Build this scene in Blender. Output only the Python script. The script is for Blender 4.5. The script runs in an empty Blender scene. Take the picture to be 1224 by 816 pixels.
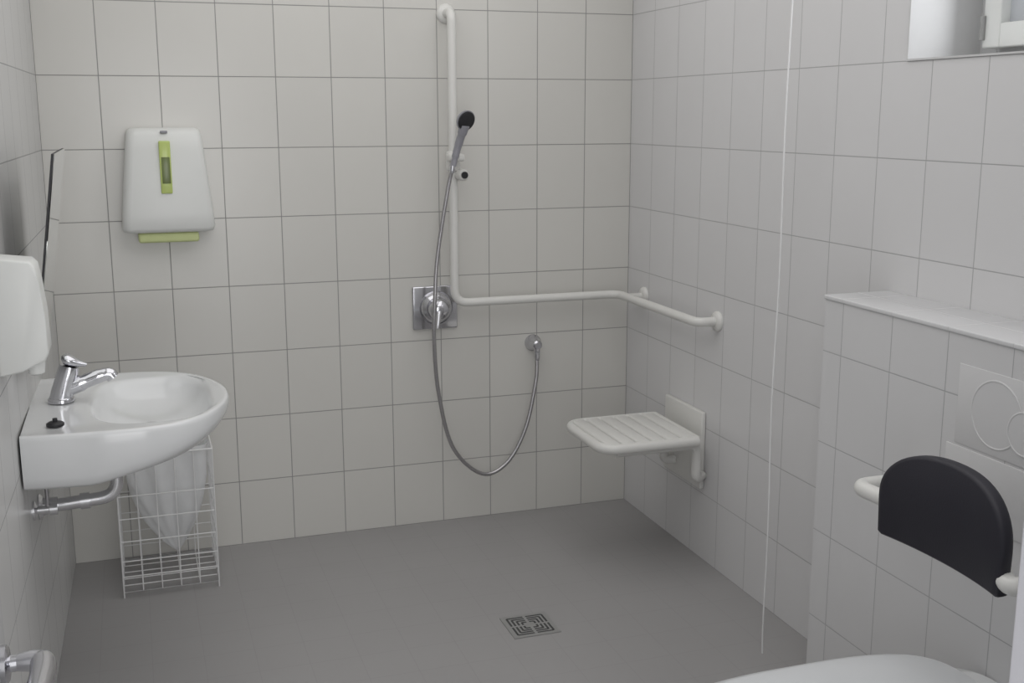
import bpy, bmesh, math, random
import numpy as np
from mathutils import Vector, Matrix

scene=bpy.context.scene
COL=scene.collection
try:
    scene.view_settings.view_transform='Standard'
except Exception: pass

# ------------------------------------------------------------ materials
def newmat(n):
    m=bpy.data.materials.new(n); m.use_nodes=True
    return m,m.node_tree,m.node_tree.nodes['Principled BSDF']
def pmat(n,col,rough=.4,metal=0.,coat=0.,trans=0.,noise=.03,nscale=30,bump=0.,alpha=1.,spec=.5):
    m,t,b=newmat(n)
    N=t.nodes; L=t.links
    tc=N.new('ShaderNodeTexCoord'); nz=N.new('ShaderNodeTexNoise'); nz.inputs['Scale'].default_value=nscale
    nz.inputs['Detail'].default_value=3
    L.new(tc.outputs['Object'],nz.inputs['Vector'])
    mx=N.new('ShaderNodeMix'); mx.data_type='RGBA'
    mx.inputs['A'].default_value=(*[c*(1-noise) for c in col],1); mx.inputs['B'].default_value=(*[min(1,c*(1+noise)) for c in col],1)
    L.new(nz.outputs['Fac'],mx.inputs['Factor']); L.new(mx.outputs['Result'],b.inputs['Base Color'])
    b.inputs['Roughness'].default_value=rough; b.inputs['Metallic'].default_value=metal
    b.inputs['Coat Weight'].default_value=coat; b.inputs['Coat Roughness'].default_value=.08
    b.inputs['Transmission Weight'].default_value=trans; b.inputs['Alpha'].default_value=alpha
    b.inputs['Specular IOR Level'].default_value=spec
    if bump:
        bp=N.new('ShaderNodeBump'); bp.inputs['Strength'].default_value=bump; bp.inputs['Distance'].default_value=.002
        L.new(nz.outputs['Fac'],bp.inputs['Height']); L.new(bp.outputs['Normal'],b.inputs['Normal'])
    return m
def tilemat(n,axes,c1,c2,grout,w=.2,h=.25,mortar=.0022,off=(0,0),rough=.24,bump=.35,smooth=.25,noise=0.03):
    m,t,b=newmat(n); N=t.nodes; L=t.links
    g=N.new('ShaderNodeNewGeometry'); s=N.new('ShaderNodeSeparateXYZ'); c=N.new('ShaderNodeCombineXYZ')
    L.new(g.outputs['Position'],s.inputs[0])
    for i,a in enumerate(axes):
        ad=N.new('ShaderNodeMath'); ad.operation='ADD'; ad.inputs[1].default_value=off[i]+20*(w,h)[i]
        L.new(s.outputs['XYZ'.index(a)],ad.inputs[0]); L.new(ad.outputs[0],c.inputs[i])
    br=N.new('ShaderNodeTexBrick'); br.offset=0; br.squash=1
    br.inputs['Scale'].default_value=1; br.inputs['Brick Width'].default_value=w; br.inputs['Row Height'].default_value=h
    br.inputs['Mortar Size'].default_value=mortar; br.inputs['Mortar Smooth'].default_value=smooth
    br.inputs['Color1'].default_value=(*c1,1); br.inputs['Color2'].default_value=(*c2,1); br.inputs['Mortar'].default_value=(*grout,1)
    L.new(c.outputs[0],br.inputs['Vector'])
    nz=N.new('ShaderNodeTexNoise'); nz.inputs['Scale'].default_value=2.2; nz.inputs['Detail'].default_value=4
    L.new(c.outputs[0],nz.inputs['Vector'])
    mr=N.new('ShaderNodeMapRange'); mr.inputs['To Min'].default_value=1-noise; mr.inputs['To Max'].default_value=1+noise
    L.new(nz.outputs['Fac'],mr.inputs['Value'])
    vm=N.new('ShaderNodeVectorMath'); vm.operation='SCALE'; L.new(br.outputs['Color'],vm.inputs[0]); L.new(mr.outputs['Result'],vm.inputs['Scale'])
    L.new(vm.outputs['Vector'],b.inputs['Base Color'])
    rr=N.new('ShaderNodeMapRange'); rr.inputs['To Min'].default_value=rough; rr.inputs['To Max'].default_value=.85 if rough<.4 else rough+.05
    L.new(br.outputs['Fac'],rr.inputs['Value']); L.new(rr.outputs['Result'],b.inputs['Roughness'])
    if bump:
        bp=N.new('ShaderNodeBump'); bp.invert=True; bp.inputs['Strength'].default_value=bump; bp.inputs['Distance'].default_value=.002
        L.new(br.outputs['Fac'],bp.inputs['Height'])
        L.new(bp.outputs['Normal'],b.inputs['Normal'])
    return m
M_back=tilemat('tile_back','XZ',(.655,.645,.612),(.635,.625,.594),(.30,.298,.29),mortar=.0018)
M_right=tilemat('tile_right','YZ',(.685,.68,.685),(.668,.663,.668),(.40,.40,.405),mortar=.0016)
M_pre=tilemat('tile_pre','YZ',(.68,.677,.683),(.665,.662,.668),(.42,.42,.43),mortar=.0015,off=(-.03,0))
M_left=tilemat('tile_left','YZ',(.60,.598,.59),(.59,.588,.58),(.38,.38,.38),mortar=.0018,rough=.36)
M_floor=tilemat('tile_floor','XY',(.338,.330,.330),(.335,.327,.327),(.318,.310,.310),w=.15,h=.15,mortar=.0015,rough=.48,bump=.0,noise=.06)
M_paint=pmat('white_paint',(.60,.60,.60),.6)
M_ceil=pmat('ceiling_paint',(.8,.8,.79),.8)
M_cer=pmat('white_ceramic',(.73,.74,.745),.16,coat=.3,noise=.01)
M_plas=pmat('white_plastic',(.75,.76,.74),.35,noise=.01)
M_seatp=pmat('toilet_plastic',(.70,.715,.73),.3,noise=.01)
M_rail=pmat('rail_white',(.72,.715,.69),.32,noise=.01)
M_chr=pmat('chrome',(.62,.62,.65),.14,metal=1,noise=.02)
M_pipe=pmat('chrome_pipe',(.78,.78,.80),.24,metal=.95,noise=.03)
M_hose=pmat('hose_metal',(.45,.44,.45),.3,metal=.9,noise=.3,nscale=300)
M_steel=pmat('steel_brushed',(.33,.33,.325),.45,metal=.3,noise=.1)
M_dark=pmat('dark_gap',(.06,.06,.06),.7)
M_black=pmat('black_cushion',(.015,.014,.023),.55,bump=.15,nscale=300)
M_blk=pmat('black_rubber',(.015,.015,.018),.45)
M_green=pmat('green_paper',(.60,.66,.33),.6)
M_gwin=pmat('green_window',(.52,.62,.20),.15)
M_dgreen=pmat('dark_green_window',(.15,.19,.06),.2)
M_grey=pmat('grey_plastic',(.28,.28,.31),.3)
M_wire=pmat('white_wire',(.75,.75,.75),.35)
M_bag=pmat('bag_plastic',(.86,.87,.88),.35,alpha=.68,noise=.1,nscale=12)
M_door=pmat('door_laminate',(.5,.5,.5),.4)
M_frame=pmat('door_frame_paint',(.66,.65,.68),.35)
M_cord=pmat('cord_white',(.8,.8,.8),.6)
M_glass=pmat('frosted_glass',(.50,.52,.55),.5,noise=.03)
m,t,b=newmat('mirror_glass'); b.inputs['Metallic'].default_value=1
nz=t.nodes.new('ShaderNodeTexNoise'); cr=t.nodes.new('ShaderNodeMapRange'); cr.inputs['To Min'].default_value=.02; cr.inputs['To Max'].default_value=.06
t.links.new(nz.outputs['Fac'],cr.inputs['Value']); t.links.new(cr.outputs['Result'],b.inputs['Roughness']); b.inputs['Base Color'].default_value=(.72,.74,.73,1)
M_mir=m

# ------------------------------------------------------------ geometry helpers
def bbox(bm,lo,hi,bev=0,seg=3):
    r=bmesh.ops.create_cube(bm,size=1)
    vs=r['verts']
    for v in vs:
        v.co=Vector([lo[i]+(v.co[i]+.5)*(hi[i]-lo[i]) for i in range(3)])
    if bev:
        es=list({e for v in vs for e in v.link_edges})
        bmesh.ops.bevel(bm,geom=es,offset=bev,segments=seg,profile=.5,affect='EDGES')
def frame_of(d):
    d=d.normalized(); a=Vector((0,0,1)) if abs(d.z)<.9 else Vector((1,0,0))
    s=d.cross(a).normalized(); return s,s.cross(d).normalized()
def tube(bm,pts,r,seg=14,caps=True,closed=False,flat=1.):
    pts=[Vector(p) for p in pts]; n=len(pts)
    rr=list(r) if hasattr(r,'__len__') else [r]*n
    while len(rr)<n: rr.append(rr[-1])
    rings=[]; s=None
    for i,p in enumerate(pts):
        if closed: d=pts[(i+1)%n]-pts[i-1]
        else: d=pts[min(i+1,n-1)]-pts[max(i-1,0)]
        d.normalize()
        if s is None: s,_=frame_of(d)
        s=(s-d*s.dot(d)).normalized(); u=s.cross(d)
        rings.append([bm.verts.new(p+(s*math.cos(2*math.pi*k/seg)+u*flat*math.sin(2*math.pi*k/seg))*rr[i]) for k in range(seg)])
    m=n if closed else n-1
    for i in range(m):
        A=rings[i];B=rings[(i+1)%n]
        for k in range(seg): bm.faces.new((A[k],A[(k+1)%seg],B[(k+1)%seg],B[k]))
    if caps and not closed:
        bm.faces.new(rings[0]); bm.faces.new(rings[-1][::-1])
def fillet(pts,r,n=6):
    pts=[Vector(p) for p in pts]; out=[pts[0]]
    for i in range(1,len(pts)-1):
        a=(pts[i-1]-pts[i]); b=(pts[i+1]-pts[i]); la,lb=a.length,b.length
        a.normalize(); b.normalize(); rr=min(r,la*.48,lb*.48)
        p0=pts[i]+a*rr; p1=pts[i]+b*rr
        for k in range(n+1):
            t=k/n; out.append(p0*(1-t)**2+pts[i]*2*t*(1-t)+p1*t*t)
    out.append(pts[-1]); return out
def catmull(pts,n=10):
    P=[Vector(p) for p in pts]; P=[P[0]*2-P[1]]+P+[P[-1]*2-P[-2]]; out=[]
    for i in range(1,len(P)-2):
        for k in range(n):
            t=k/n
            out.append(.5*((2*P[i])+(P[i+1]-P[i-1])*t+(2*P[i-1]-5*P[i]+4*P[i+1]-P[i+2])*t*t+(3*P[i]-P[i-1]-3*P[i+1]+P[i+2])*t**3))
    out.append(P[-2]); return out
def lathe(bm,o,d,prof,seg=28):
    o=Vector(o); d=Vector(d).normalized(); s,u=frame_of(d); rings=[]
    for r,h in prof:
        rings.append([bm.verts.new(o+d*h+(s*math.cos(2*math.pi*k/seg)+u*math.sin(2*math.pi*k/seg))*max(r,1e-4)) for k in range(seg)])
    for A,B in zip(rings,rings[1:]):
        for k in range(seg): bm.faces.new((A[k],A[(k+1)%seg],B[(k+1)%seg],B[k]))
    bm.faces.new(rings[0]); bm.faces.new(rings[-1][::-1])
def ringloft(bm,rings,cap0=True,cap1=True):
    R=[[bm.verts.new(Vector(p)) for p in r] for r in rings]; n=len(R[0])
    for A,B in zip(R,R[1:]):
        for k in range(n): bm.faces.new((A[k],A[(k+1)%n],B[(k+1)%n],B[k]))
    if cap0: bm.faces.new(R[0])
    if cap1: bm.faces.new(R[-1][::-1])
def mk(name,bm,mat,parent=None,smooth=True,origin=None,angle=40,**props):
    bmesh.ops.recalc_face_normals(bm,faces=bm.faces)
    me=bpy.data.meshes.new(name)
    o=bpy.data.objects.new(name,me)
    loc=Vector((0,0,0))
    if parent is not None: loc=Vector(parent.location)
    elif origin is not None: loc=Vector(origin); o.location=loc
    bmesh.ops.translate(bm,verts=bm.verts,vec=-loc)
    if smooth:
        ca=math.radians(angle)
        for f in bm.faces: f.smooth=True
        for e in bm.edges:
            if len(e.link_faces)==2 and e.calc_face_angle(0)>ca: e.smooth=False
    bm.to_mesh(me); bm.free()
    if mat: me.materials.append(mat)
    COL.objects.link(o)
    if parent is not None: o.parent=parent
    for k,v in props.items(): o[k]=v
    return o
def empty(name,loc,label,category):
    e=bpy.data.objects.new(name,None); e.location=loc; e.empty_display_size=.05
    COL.objects.link(e); e['label']=label; e['category']=category
    return e
def LM(name,mat,parent,o,d,prof,seg=28,**k):
    bm=bmesh.new(); lathe(bm,o,d,prof,seg); return mk(name,bm,mat,parent,**k)
B=bmesh.new

# ------------------------------------------------------------ room shell
W=2.2; D=3.46; H=2.5
WL=2.219   # wall plane at the fixtures (the wall runs very slightly out of square)
def shell(name,boxes,mat):
    bm=B()
    for lo,hi in boxes: bbox(bm,lo,hi)
    return mk(name,bm,mat,smooth=False,kind='structure')
shell('floor',[((-W-.2,-5.2,-.1),(.35,.12,0))],M_floor)
shell('ceiling',[((-W-.2,-D-.13,H),(.35,.12,H+.1))],M_ceil)
shell('wall_back',[((-W-.1,0,0),(.35,.12,H))],M_back)
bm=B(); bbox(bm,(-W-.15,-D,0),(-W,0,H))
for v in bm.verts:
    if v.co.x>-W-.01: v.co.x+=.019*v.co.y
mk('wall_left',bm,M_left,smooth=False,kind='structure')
wy0,wy1,wz0,wz1=-2.55,-1.70,1.75,2.32
shell('wall_right',[((0,-D,0),(.3,0,wz0)),((0,-D,wz1),(.3,0,H)),((0,wy1,wz0),(.3,0,wz1)),((0,-D,wz0),(.3,wy0,wz1))],M_right)
dx0,dx1,dz=-2.13,-1.154,2.05
shell('wall_front',[((-W-.15,-D-.12,0),(dx0,-D,H)),((dx1,-D-.12,0),(.35,-D,H)),((dx0,-D-.12,dz),(dx1,-D,H))],M_paint)
bm=B()
bbox(bm,(dx1-.03,-D-.13,0),(dx1,-D+.012,dz-.03),.004); bbox(bm,(dx1,-D,0),(dx1+.06,-D+.012,dz+.05),.004)
bbox(bm,(dx0,-D-.13,dz-.03),(dx1,-D+.012,dz),.004)
mk('trim_1',bm,M_frame,kind='structure')
PX=-.20; PY=-1.69; PZ=1.15
shell('wall_cistern',[((PX,-D,0),(0,PY,PZ-.012))],M_pre)
bm=B(); bbox(bm,(PX-.004,-D,PZ-.012),(0,PY+.004,PZ),.003)
mk('trim_2',bm,tilemat('tile_ledge','YX',(.68,.68,.69),(.67,.67,.68),(.55,.55,.55),mortar=.0015,off=(-.03,.1),h=.4),kind='structure')
bm=B(); bbox(bm,(-.004,wy1-.006,wz0),(.22,wy1,wz1)); bbox(bm,(-.004,wy0,wz0),(.22,wy1-.006,wz0+.005)); bbox(bm,(-.004,wy0,wz0+.005),(.22,wy0+.006,wz1))
mk('trim_3',bm,M_paint,smooth=False,kind='structure')
bm=B()
bbox(bm,(.22,wy1-.07,wz0),(.28,wy1,wz1),.004); bbox(bm,(.22,wy0,wz0),(.28,wy0+.07,wz1),.004)
bbox(bm,(.22,wy0+.07,wz1-.06),(.28,wy1-.07,wz1),.004); bbox(bm,(.22,wy0+.07,wz0),(.28,wy1-.07,wz0+.05),.004)
win=mk('window_1',bm,M_paint,kind='structure')
bm=B()
a0,a1,b0,b1=wy0+.06,wy1-.075,wz0+.03,wz1-.05
bbox(bm,(.165,a1-.06,b0),(.225,a1,b1),.005);bbox(bm,(.165,a0,b0),(.225,a0+.06,b1),.005)
bbox(bm,(.165,a0+.06,b0),(.225,a1-.06,b0+.06),.005);bbox(bm,(.165,a0+.06,b1-.06),(.225,a1-.06,b1),.005)
mk('window_sash',bm,M_plas,win)
bm=B(); bbox(bm,(.195,a0+.055,b0+.055),(.202,a1-.055,b1-.055)); mk('window_pane',bm,M_glass,win,smooth=False)
LM('window_hinge',M_steel,win,(.160,a1-.005,b0+.02),(0,0,1),[(.007,0),(.007,.06)],12)
LM('window_hinge',M_steel,win,(.160,a1-.005,b1-.12),(0,0,1),[(.007,0),(.007,.06)],12)
# open door
bm=B(); bbox(bm,(dx0-.045,-D+.015,.008),(dx0-.005,-2.56,2.0),.003)
door=mk('door_1',bm,M_door,kind='structure')
hx=dx0-.005; hz=.872
bm=B()
lathe(bm,(hx,-2.62,hz),(1,0,0),[(.027,0),(.027,.007),(.023,.010),(.012,.012),(.0115,.03)],28)
tube(bm,fillet([(hx+.02,-2.62,hz),(hx+.054,-2.62,hz),(hx+.056,-2.66,hz-.002),(hx+.050,-2.76,hz-.004)],.022),[.012]+[.0150]*4+[.0175]*30,16)
mk('door_handle',bm,M_chr,door,label='chrome lever door handle')

# ------------------------------------------------------------ washbasin
YC=-.985
half=[(0,.328),(.06,.336),(.13,.342),(.22,.345),(.31,.337),(.39,.305),(.455,.24),(.50,.145),(.522,.05)]
outl=[(u,v) for u,v in half]+[(u,-v) for u,v in half[::-1]]
o3=[ (p.x,p.y) for p in catmull([(u,v,0) for u,v in outl],4)]
nb=12
back=[(0,-.328+.656*k/nb) for k in range(1,nb)]
OUT=o3+back
cu=.26
def ringO(s,zf):
    r=[]
    for u,v in OUT:
        w=min(1,u/.2)
        uu=u+(cu-u)*(1-s)*w; vv=v*s
        r.append((-WL+uu,YC+vv,zf(u)))
    return r
def bowl(s,z):
    r=[]
    for u,v in OUT:
        a=math.atan2(v,u-cu)
        ru,rv=.160*s,.255*s
        ca,sa=math.cos(a),math.sin(a)
        k=1/((abs(ca)**3+abs(sa)**3)**(1/3))
        r.append((-WL+.315+ru*ca*k,YC+rv*sa*k,z))
    return r
zt=.845
lift=lambda base,k:(lambda u:base+k*max(0,u-.16))
rings=[ringO(.2,lambda u:.695),ringO(.6,lift(.697,.06)),ringO(.85,lift(.700,.18)),ringO(.94,lift(.704,.24)),ringO(.975,lift(.714,.25)),
       ringO(.993,lift(.735,.22)),ringO(1.0,lift(.775,.12)),ringO(1.0,lambda u:.832),ringO(.995,lambda u:zt-.004),ringO(.985,lambda u:zt),ringO(.96,lambda u:zt+.001),ringO(.93,lambda u:zt-.001)]
rings+=[bowl(1.06,zt-.003),bowl(1.0,zt-.007),bowl(.95,zt-.022),bowl(.86,zt-.048),bowl(.64,zt-.070),bowl(.3,zt-.082),bowl(.09,zt-.085)]
e=empty('washbasin',(-WL,YC,.695),'white ceramic wall-hung washbasin with wide rounded rim','washbasin')
bm=B(); ringloft(bm,rings); mk('basin_bowl',bm,M_cer,e,angle=70)
LM('drain_fitting',M_chr,e,(-WL+.31,YC,zt-.086),(0,0,1),[(.028,0),(.028,.006),(.02,.008)],24)
# faucet
fx,fy,fz=-WL+.080,YC+.02,zt+.001
e=empty('faucet',(fx,fy,fz),'short chunky chrome single-lever mixer tap on the washbasin','faucet')
bm=B()
lathe(bm,(fx,fy,fz),(0,0,1),[(.035,0),(.035,.008),(.032,.013)],28)
tube(bm,[(fx,fy,fz+.006),(fx+.006,fy,fz+.03),(fx+.016,fy,fz+.062),(fx+.024,fy,fz+.084),(fx+.028,fy,fz+.098)],[.0310,.030,.028,.0275,.025],26)
mk('faucet_body',bm,M_chr,e,angle=50)
bm=B(); tube(bm,catmull([(fx+.018,fy,fz+.036),(fx+.055,fy,fz+.048),(fx+.095,fy,fz+.062),(fx+.127,fy,fz+.068),(fx+.138,fy,fz+.057)],5),[.023]*6+[.020]*6+[.0185]*9,20); mk('spout',bm,M_chr,e)
bm=B(); tube(bm,catmull([(fx+.008,fy,fz+.122),(fx+.022,fy,fz+.117),(fx+.045,fy,fz+.106),(fx+.072,fy,fz+.098)],4),[.008,.015,.021,.024,.026,.026,.025,.023,.020,.017,.014,.011,.008],18,flat=.62); mk('lever',bm,M_chr,e)
bm=B(); lathe(bm,(-WL+.078,-1.225,zt+.001),(0,0,1),[(.022,0),(.022,.006),(.016,.010),(.006,.011),(.006,.019),(.002,.020)],24)
mk('basin_plug',bm,M_blk,origin=(-WL+.078,-1.225,zt),label='small black rubber plug lying on the washbasin rim',category='plug')
# trap
e=empty('drain_pipe',(-WL,YC,.55),'chrome waste pipe under the washbasin with wall rosette','drain pipe')
px=-2.010
bm=B(); tube(bm,fillet([(px,YC,.693),(px,YC,.567),(-2.16,YC,.557),(-WL,YC,.557)],.05),.0185,18); mk('pipe',bm,M_pipe,e)
LM('wall_rosette',M_pipe,e,(-WL,YC,.557),(1,0,0),[(.036,0),(.036,.004),(.026,.012),(.023,.03),(.023,.05)])
LM('coupling_nut',M_pipe,e,(px,YC,.651),(0,0,1),[(.025,0),(.025,.042)])
LM('coupling_nut',M_pipe,e,(-2.11,YC,.561),(1,0,.03),[(.023,0),(.023,.025)],24)
e=empty('angle_valve',(-WL-.003,YC-.13,.60),'small chrome angle valve on the tiled wall','valve')
LM('valve_body',M_pipe,e,(-WL-.003,YC-.13,.59),(1,0,0),[(.026,0),(.026,.006),(.011,.012),(.011,.04),(.016,.042),(.016,.062)],20)
bm=B(); tube(bm,[(-WL+.035,YC-.13,.595),(-WL+.035,YC-.13,.66),(-WL+.035,YC-.13,.692)],.0055,10); mk('supply_hose',bm,M_hose,e)

# ------------------------------------------------------------ mirror (tilting)
e=empty('mirror',(-WL,-.95,1.0),'tilted frameless wall mirror above the washbasin','mirror')
def slab(bm,y0,y1,xt,zt_,xb,zb,th,off=0):
    d=Vector((xt-xb,0,zt_-zb)).normalized(); n=Vector((d.z,0,-d.x))
    P=[]
    for y in (y0,y1):
        for (x,z) in ((xb,zb),(xt,zt_)):
            for s in (off,off-th): P.append(bm.verts.new(Vector((x,y,z))+n*s))
    a=P
    for f in ((0,1,3,2),(4,6,7,5),(0,4,5,1),(2,3,7,6),(0,2,6,4),(1,5,7,3)): bm.faces.new([a[i] for i in f])
bm=B(); slab(bm,-1.25,-.75,-2.090,1.525,-2.168,1.0,.002,.0); mk('mirror_glass',bm,M_mir,e,smooth=False)
bm=B(); slab(bm,-1.25,-.75,-2.090,1.525,-2.168,1.0,.0055,-.0022); mk('backing_board',bm,M_blk,e,smooth=False)
for y in (-1.1,-.85):
    bm=B(); tube(bm,[(-WL-.002,y,1.16),(-2.153,y,1.16)],.006,8); mk('tilt_bracket',bm,M_chr,e)

# ------------------------------------------------------------ soap dispenser
e=empty('soap_dispenser',(-WL,-1.46,1.03),'white plastic soap dispenser mounted on the tiled wall','soap dispenser')
prof=[(-.009,1.040),(.04,1.048),(.090,1.072),(.098,1.09),(.096,1.17),(.089,1.25),(.083,1.286),(.072,1.298),(-.009,1.308)]
def extr(prof,y0,y1,bev=.01):
    bm=bmesh.new()
    A=[bm.verts.new((-WL+u,y0,z)) for u,z in prof]; Bv=[bm.verts.new((-WL+u,y1,z)) for u,z in prof]
    f0=bm.faces.new(A); f1=bm.faces.new(Bv[::-1]); n=len(A)
    for k in range(n): bm.faces.new((A[k],Bv[k],Bv[(k+1)%n],A[(k+1)%n]))
    es=list(f0.edges)+list(f1.edges)
    bmesh.ops.bevel(bm,geom=es,offset=bev,segments=3,profile=.5,affect='EDGES')
    return bm
mk('dispenser_cover',extr(prof,-1.51,-1.40,.005),M_plas,e)
LM('nozzle',M_plas,e,(-WL+.066,-1.475,1.034),(0,0,1),[(.010,0),(.018,.005),(.021,.034)],20)

# ------------------------------------------------------------ paper towel dispenser
pc=-1.80
e=empty('paper_towel_dispenser',(pc,0,1.21),'white plastic paper towel dispenser with green window on tiled wall','paper towel dispenser')
def trap(hw,y,z,r=.03,n=5):
    pts=[(-hw,.0),(-hw,-(y-r))]
    for k in range(n+1):
        a=math.pi/2*k/n; pts.append((-hw+r-r*math.cos(a),-(y-r)-r*math.sin(a)))
    for k in range(n+1):
        a=math.pi/2*k/n; pts.append((hw-r+r*math.sin(a),-(y-r)-r*math.cos(a)))
    pts+=[(hw,.0)]
    return [(pc+x,yy,z) for x,yy in pts]
bm=B()
ringloft(bm,[trap(.135,.085,1.213),trap(.15,.098,1.217),trap(.157,.104,1.23),trap(.153,.106,1.28),trap(.143,.106,1.38),trap(.131,.10,1.50),trap(.125,.092,1.55),trap(.118,.08,1.568),trap(.105,.06,1.574)])
mk('dispenser_cover',bm,M_plas,e,angle=50)
bm=B(); bbox(bm,(pc-.020,-.112,1.350),(pc+.018,-.1,1.530),.004); mk('level_window',bm,M_gwin,e,label='yellow-green translucent level window')
bm=B(); bbox(bm,(pc-.014,-.1135,1.385),(pc+.014,-.1115,1.475),.0009); mk('window_slot',bm,M_dgreen,e)
bm=B(); bbox(bm,(pc-.012,-.098,1.556),(pc+.012,-.086,1.564),.002); mk('lock',bm,M_grey,e)
bm=B(); bbox(bm,(pc-.105,-.085,1.178),(pc+.10,-.008,1.213),.009); mk('paper_towel',bm,M_green,e,label='folded pale green paper towels')

# ------------------------------------------------------------ grab rail with slide bar
RY=-.08; RXv=-.765; RZ=.905; r=.0165
e=empty('shower_grab_rail',(RXv,0,RZ),'white L-shaped tubular shower grab rail around tiled corner','grab rail')
bm=B()
tube(bm,fillet([(RXv,-.004,1.985),(RXv,RY,1.985),(RXv,RY,RZ),(-.08,RY,RZ),(-.08,-.76,RZ),(-.004,-.76,RZ)],.055,8),r,20); mk('rail_tube',bm,M_rail,e,angle=60)
def flange(p,d): LM('wall_flange',M_rail,e,p,d,[(.036,0),(.036,.006),(.032,.012),(.02,.016)])
flange((RXv,0,1.985),(0,-1,0)); flange((0,-.76,RZ),(-1,0,0)); flange((0,-.16,RZ),(-1,0,0))
bm=B(); tube(bm,[(-.01,-.16,RZ),(-.08,-.16,RZ)],.013,14); mk('support_stub',bm,M_rail,e)
bm=B()
lathe(bm,(RXv,RY,1.41),(0,0,1),[(.024,0),(.027,.006),(.027,.065),(.024,.072)],24)
bbox(bm,(RXv-.03,RY-.062,1.445),(RXv+.03,RY-.01,1.475),.01)
mk('shower_holder',bm,M_rail,e)
LM('clamp_knob',M_rail,e,(RXv+.02,RY-.005,1.395),(.2,-1,0),[(.018,0),(.022,.01),(.022,.04),(.018,.045)],22)
LM('clamp_button',M_blk,e,(RXv+.0292,RY-.050,1.395),(.2,-1,0),[(.013,0),(.013,.006)],18)
# hand shower
hy=-.155
e=empty('hand_shower',(-.76,hy,1.45),'grey hand shower with black face and chrome hose','hand shower')
bm=B(); tube(bm,catmull([(-.785,hy,1.43),(-.777,hy,1.465),(-.765,hy-.005,1.51),(-.755,hy-.018,1.55),(-.748,hy-.03,1.578)],5),[.011]*5+[.0135]*5+[.015]*5+[.018]*6,18)
hd=Vector((.30,-.80,-.30)).normalized(); hc=Vector((-.745,hy-.03,1.595))
lathe(bm,hc-hd*.022,hd,[(.012,0),(.030,.006),(.038,.018),(.039,.026)],30); mk('handle',bm,M_grey,e,angle=50)
LM('spray_face',M_blk,e,hc+hd*.004,hd,[(.035,0),(.035,.004),(.03,.006)],30,label='black spray face')
hp=[(-.785,hy,1.43),(-.802,-.14,1.35),(-.842,-.125,1.10),(-.858,-.135,.93),(-.862,-.13,.77),(-.842,-.11,.56),(-.785,-.10,.335),(-.665,-.09,.212),(-.56,-.085,.242),(-.478,-.08,.374),(-.428,-.065,.56),(-.418,-.055,.655)]
bm=B(); tube(bm,catmull(hp,12),.0078,12); mk('shower_hose',bm,M_hose,e,angle=60)
LM('hose_nut',M_chr,e,(-.418,-.055,.65),(0,0,1),[(.009,0),(.011,.01),(.011,.035)],16)
LM('hose_nut',M_chr,e,(-.79,hy+.002,1.405),(.1,0,1),[(.009,0),(.011,.01),(.011,.03)],16)
e=empty('hose_outlet',(-.418,0,.70),'round chrome wall outlet for shower hose','hose outlet')
bm=B(); lathe(bm,(-.418,0,.712),(0,-1,0),[(.034,0),(.034,.006),(.026,.02),(.02,.04),(.019,.062),(.013,.068)],28); lathe(bm,(-.418,-.055,.686),(0,0,1),[(.012,0),(.013,.02)],18); mk('outlet_body',bm,M_chr,e)
# mixer
e=empty('shower_mixer',(-.825,0,.87),'square chrome shower mixer plate with round lever knob','shower mixer')
bm=B(); bbox(bm,(-.915,-.014,.795),(-.735,0,.965),.006); mk('cover_plate',bm,M_chr,e)
LM('mixer_knob',M_chr,e,(-.822,-.013,.88),(0,-1,0),[(.066,0),(.066,.006),(.055,.022),(.046,.03),(.044,.055),(.036,.072),(.018,.082)],36)
bm=B(); tube(bm,[(-.822,-.075,.885),(-.835,-.10,.86),(-.845,-.115,.815)],[.012,.010,.008],12); mk('lever',bm,M_chr,e)

# ------------------------------------------------------------ shower seat
e=empty('folding_shower_bench',(0,-.56,.28),'white folding slatted shower seat mounted on the tiled wall','shower seat')
bm=B(); bbox(bm,(-.018,-.70,.27),(0,-.40,.56),.006); mk('wall_plate',bm,M_rail,e)
sx0,sx1,s0,s1,sz=-.435,-.075,-.78,-.425,.482
bm=B()
tube(bm,fillet([(sx1,s1,sz),(sx0,s1,sz),(sx0,s0,sz),(sx1,s0,sz)],.07,8),.0185,16)
tube(bm,[(sx1,s1,sz),(sx1,s0,sz)],.0185,16)
mk('seat_frame',bm,M_rail,e,angle=60)
bm=B(); n=6
for k in range(n):
    x=sx0+.042+k*(sx1-sx0-.076)/(n-1)
    bbox(bm,(x-.0262,s0+.006,sz-.004),(x+.0262,s1-.006,sz+.019),.009)
mk('seat_slats',bm,M_rail,e)
for y in (-.735,-.475):
    bm=B(); tube(bm,fillet([(-.37,y,sz-.025),(-.055,y,sz-.025),(-.055,y,.325),(-.012,y*.8-.112,.325)],.03,5),.0185,14)
    mk('support_arm',bm,M_rail,e,angle=60)
bm=B(); tube(bm,[(-.06,-.75,.45),(-.06,-.46,.45)],.019,14); mk('hinge_bar',bm,M_rail,e)

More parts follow.
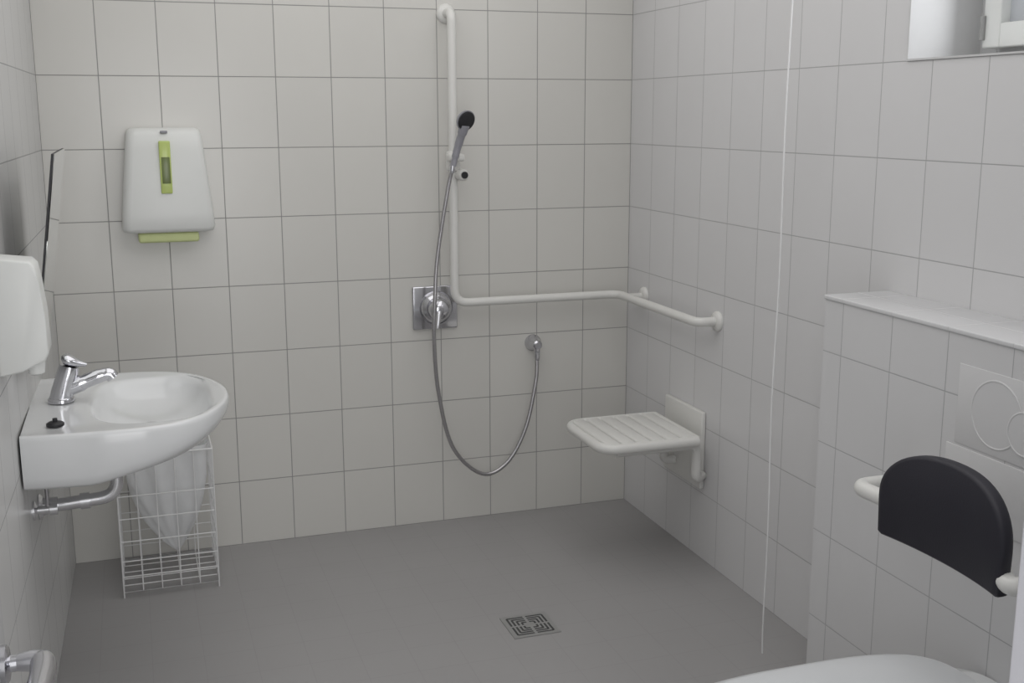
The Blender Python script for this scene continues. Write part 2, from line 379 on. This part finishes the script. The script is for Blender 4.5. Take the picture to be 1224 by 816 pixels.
# ------------------------------------------------------------ floor drain
dc=(-.79,-1.02)
e=empty('floor_drain',(dc[0],dc[1],0),'square steel floor drain grate set in tiles','floor drain')
bm=B(); bbox(bm,(dc[0]-.078,dc[1]-.078,0),(dc[0]+.078,dc[1]+.078,.003)); mk('drain_frame',bm,M_steel,e,smooth=False)
bm=B()
for a in (.060,.047,.034,.021):
    w=.0032
    for s in (-1,1):
        for (lo,hi) in (((-a,s*a-w),(-.005,s*a+w)),((.005,s*a-w),(a,s*a+w)),((s*a-w,-a),(s*a+w,-.005)),((s*a-w,.005),(s*a+w,a))):
            bbox(bm,(dc[0]+lo[0],dc[1]+lo[1],.003),(dc[0]+hi[0],dc[1]+hi[1],.0036))
mk('drain_slots',bm,M_dark,e,smooth=False,label='dark slots of the grate')

# ------------------------------------------------------------ wire basket and bag
bx0,bx1,by0,by1,bh=-2.030,-1.715,-.375,-.075,.50
cxb,cyb=(bx0+bx1)/2,(by0+by1)/2
bm=B()
wr=.0021
sides=(((bx0,by0),(bx1,by0)),((bx1,by0),(bx1,by1)),((bx1,by1),(bx0,by1)),((bx0,by1),(bx0,by0)))
for z in (.02,.075,.13,.20,.28,.36): 
    for a,b_ in sides: tube(bm,[(*a,z),(*b_,z)],wr,6)
for a,b_ in sides: tube(bm,[(*a,bh),(*b_,bh)],.0035,8)
n=6
for k in range(n):
    t=k/(n-1); x=bx0+(bx1-bx0)*t; y=by0+(by1-by0)*t
    ends=k in(0,n-1); zb=.0 if ends else .02
    tube(bm,[(x,by0,zb),(x,by0,bh)],wr*(1.3 if ends else 1),6); tube(bm,[(x,by1,zb),(x,by1,bh)],wr*(1.3 if ends else 1),6)
    if not ends:
        tube(bm,[(bx0,y,.02),(bx0,y,bh)],wr,6); tube(bm,[(bx1,y,.02),(bx1,y,bh)],wr,6)
    tube(bm,[(x,by0,.02),(x,by1,.02)],wr,6); tube(bm,[(bx0,y,.02),(bx1,y,.02)],wr,6)
mk('wire_basket',bm,M_wire,origin=(cxb,cyb,0),label='white wire mesh waste basket standing by the wall',category='waste basket')
bm=B(); rings=[]
random.seed(4)
for i,(z,a) in enumerate([(.512,.150),(.50,.145),(.46,.138),(.41,.130),(.35,.118),(.29,.102),(.23,.080),(.18,.056),(.14,.036),(.115,.020),(.095,.007)]):
    rr=[]
    f=i/10
    for k in range(56):
        t=2*math.pi*k/56
        q=a*(1+(.03+.14*f)*math.sin(7*t+i*.35)+(.02+.10*f)*math.sin(12*t-i*.5)+.02*random.uniform(-1,1))
        c,s=math.cos(t),math.sin(t); kk=1/((abs(c)**5+abs(s)**5)**.2)
        kk=min(kk,.148/max(1e-6,q)/max(abs(c),abs(s)))
        rr.append((cxb+q*c*kk+.03*f,cyb+q*s*kk,z+.012*math.sin(3*t+1)*(1-f)*(0 if i<1 else 1)))
    rings.append(rr)
ringloft(bm,rings,cap0=False)
mk('plastic_bag',bm,M_bag,origin=(cxb,cyb,.095),label='translucent white plastic bag hanging inside the wire basket',category='plastic bag',angle=80)

# ------------------------------------------------------------ emergency cord
bm=B()
cp=[(-.30,-1.62,H-.03),(-.297,-1.62,2.0),(-.303,-1.62,1.6),(-.300,-1.62,1.2),(-.306,-1.62,.85),(-.30,-1.62,.5),(-.302,-1.62,.2),(-.300,-1.62,.11)]
e=empty('pull_cord',(-.30,-1.62,.1),'thin white emergency pull cord hanging from the ceiling','pull cord')
tube(bm,catmull(cp,8),.0022,8); mk('cord',bm,M_cord,e)
LM('ceiling_rose',M_plas,e,(-.30,-1.62,H-.035),(0,0,1),[(.02,0),(.03,.01),(.03,.035)],24)

# ------------------------------------------------------------ flush plate
M_fl=pmat('plate_white',(.685,.682,.688),.28,noise=.01)
e=empty('flush_plate',(PX,-2.36,.97),'white plastic flush plate with two round buttons','flush plate')
bm=B(); bbox(bm,(PX-.002,-2.56,.895),(PX,-2.215,1.075),.0008); bbox(bm,(PX-.003,-2.54,.735),(PX,-2.19,.888),.0008); mk('plate',bm,M_fl,e,angle=15)
LM('flush_button',M_fl,e,(PX-.002,-2.335,.985),(-1,0,0),[(.076,-.001),(.076,.0006),(.0745,.0014),(.0725,.0014),(.071,.0005)],56,angle=10)
LM('flush_button',M_fl,e,(PX-.002,-2.42,.965),(-1,0,0),[(.048,-.001),(.048,.0018),(.0465,.0027),(.0445,.0027),(.043,.0018)],56,angle=10)

# ------------------------------------------------------------ toilet
TY=-2.45
e=empty('toilet',(PX,TY,.05),'white wall-hung ceramic toilet with closed lid','toilet')
def egg(L,w,x0=0.0,n=56):
    pts=[]; c=x0+(L-x0)*.5
    for k in range(n):
        t=2*math.pi*k/n; ca,sa=math.cos(t),math.sin(t)
        a=(L-c) if ca>0 else (c-x0)
        ex=2.4 if ca>0 else 3.6
        kk=1/((abs(ca)**ex+abs(sa)**ex)**(1/ex))
        pts.append((c+a*ca*kk,w*sa*kk))
    return pts
DZ=-.028; DL=.145
def er(L,w,z,x0=0): return [(PX-u,TY+v,z+DZ) for u,v in egg(L+DL,w,x0)]
bm=B(); ringloft(bm,[er(.30,.09,.10),er(.42,.11,.13),er(.54,.14,.22),er(.63,.17,.33),er(.665,.182,.40),er(.668,.183,.425),er(.655,.175,.43)]); mk('bowl',bm,M_cer,e,angle=60)
bm=B(); ringloft(bm,[er(.675,.187,.432,.10),er(.685,.190,.438,.095),er(.685,.190,.448,.095),er(.675,.186,.452,.10)]); mk('toilet_seat',bm,M_seatp,e,angle=60)
bm=B(); ringloft(bm,[er(.68,.188,.453,.10),er(.69,.192,.458,.092),er(.685,.19,.468,.094),er(.65,.172,.475,.12),er(.5,.12,.478,.2)]); mk('toilet_lid',bm,M_seatp,e,angle=60)
for s in (-.08,.08):
    bm=B(); tube(bm,[(PX-.100,TY+s-.02,.440+DZ),(PX-.100,TY+s+.02,.440+DZ)],.009,14); mk('lid_hinge',bm,M_seatp,e)

# ------------------------------------------------------------ back support
CX=-.395; CY=-2.452
e=empty('toilet_back_support',(PX,CY,.78),'black padded toilet backrest on a white tubular bracket','backrest')
bm=B()
hw=.186
top=[]
for k in range(33):
    a=math.pi*k/32
    ca,sa=math.cos(a),math.sin(a)
    kk=1/((abs(ca)**2.35+abs(sa)**2.35)**(1/2.35))
    top.append((hw*ca*kk,.088+.120*sa*kk))
outl=[]
for k in range(20): t=k/19; outl.append((-hw+.012+(2*hw-.024)*t,-.004*math.sin(math.pi*t)))
outl.append((hw-.003,.006)); outl+= [(v,z) for v,z in top]; outl.append((-hw+.003,.006))
def cr_(scale,off):
    r=[]
    for v,z in outl:
        vv=v*scale; zz=.10+(z-.10)*scale
        bend=.8*vv*vv
        r.append((CX+off-bend,CY+vv,.726+zz))
    return r
ringloft(bm,[cr_(.93,.016),cr_(.985,.011),cr_(1,.005),cr_(1,-.008),cr_(.985,-.014),cr_(.93,-.018)])
mk('back_cushion',bm,M_black,e,angle=60)
bm=B()
tube(bm,fillet([(PX,-2.12,.778),(-.385,-2.12,.778),(-.372,-2.27,.778),(-.366,-2.455,.775),(-.372,-2.56,.768),(-.435,-2.657,.758),(PX,-2.657,.755)],.035,8),.0185,20); mk('bracket_tube',bm,M_rail,e,angle=60)
LM('wall_flange',M_rail,e,(PX,-2.12,.778),(-1,0,0),[(.038,0),(.038,.006),(.032,.012)])
LM('wall_flange',M_rail,e,(PX,-2.657,.755),(-1,0,0),[(.038,0),(.038,.006),(.032,.012)])

# ------------------------------------------------------------ lights
def area(n,loc,rot,sx_,sy_,en,col):
    l=bpy.data.lights.new(n,'AREA'); l.shape='RECTANGLE'; l.size=sx_; l.size_y=sy_; l.energy=en; l.color=col
    o=bpy.data.objects.new(n,l); o.location=loc; o.rotation_euler=rot; COL.objects.link(o); return o
area('window_light',(.14,(wy0+wy1)/2,(wz0+wz1)/2),(0,math.radians(90),0),.5,.7,2.8,(.95,.97,1))
area('doorway_light',(-1.5,-4.9,1.5),(math.radians(90),0,0),1.9,2.4,31,(1,.99,.98))
area('added_ceiling_fill',(-1.1,-1.7,H-.02),(0,0,0),1.9,3.1,22,(1,.99,.98))  # unseen broad fill added below the ceiling to lift and soften the room
w=bpy.data.worlds.new('world'); scene.world=w; w.use_nodes=True
w.node_tree.nodes['Background'].inputs[0].default_value=(.92,.95,1,1); w.node_tree.nodes['Background'].inputs[1].default_value=.9

# ------------------------------------------------------------ camera
y,p,rl=.32488,-.19901,-.00189
f=Vector((math.sin(y)*math.cos(p),math.cos(y)*math.cos(p),math.sin(p)))
s=f.cross(Vector((0,0,1))).normalized(); u=s.cross(f)
s2=s*math.cos(rl)+u*math.sin(rl); u2=-s*math.sin(rl)+u*math.cos(rl)
cam=bpy.data.cameras.new('camera'); co=bpy.data.objects.new('camera',cam); COL.objects.link(co)
Mx=Matrix((s2,u2,-f)).transposed().to_4x4(); Mx.translation=Vector((-1.92454,-4.21285,1.61823)); co.matrix_world=Mx
cam.sensor_width=36; cam.lens=1347.78*36/1224; cam.clip_start=.01
scene.camera=co
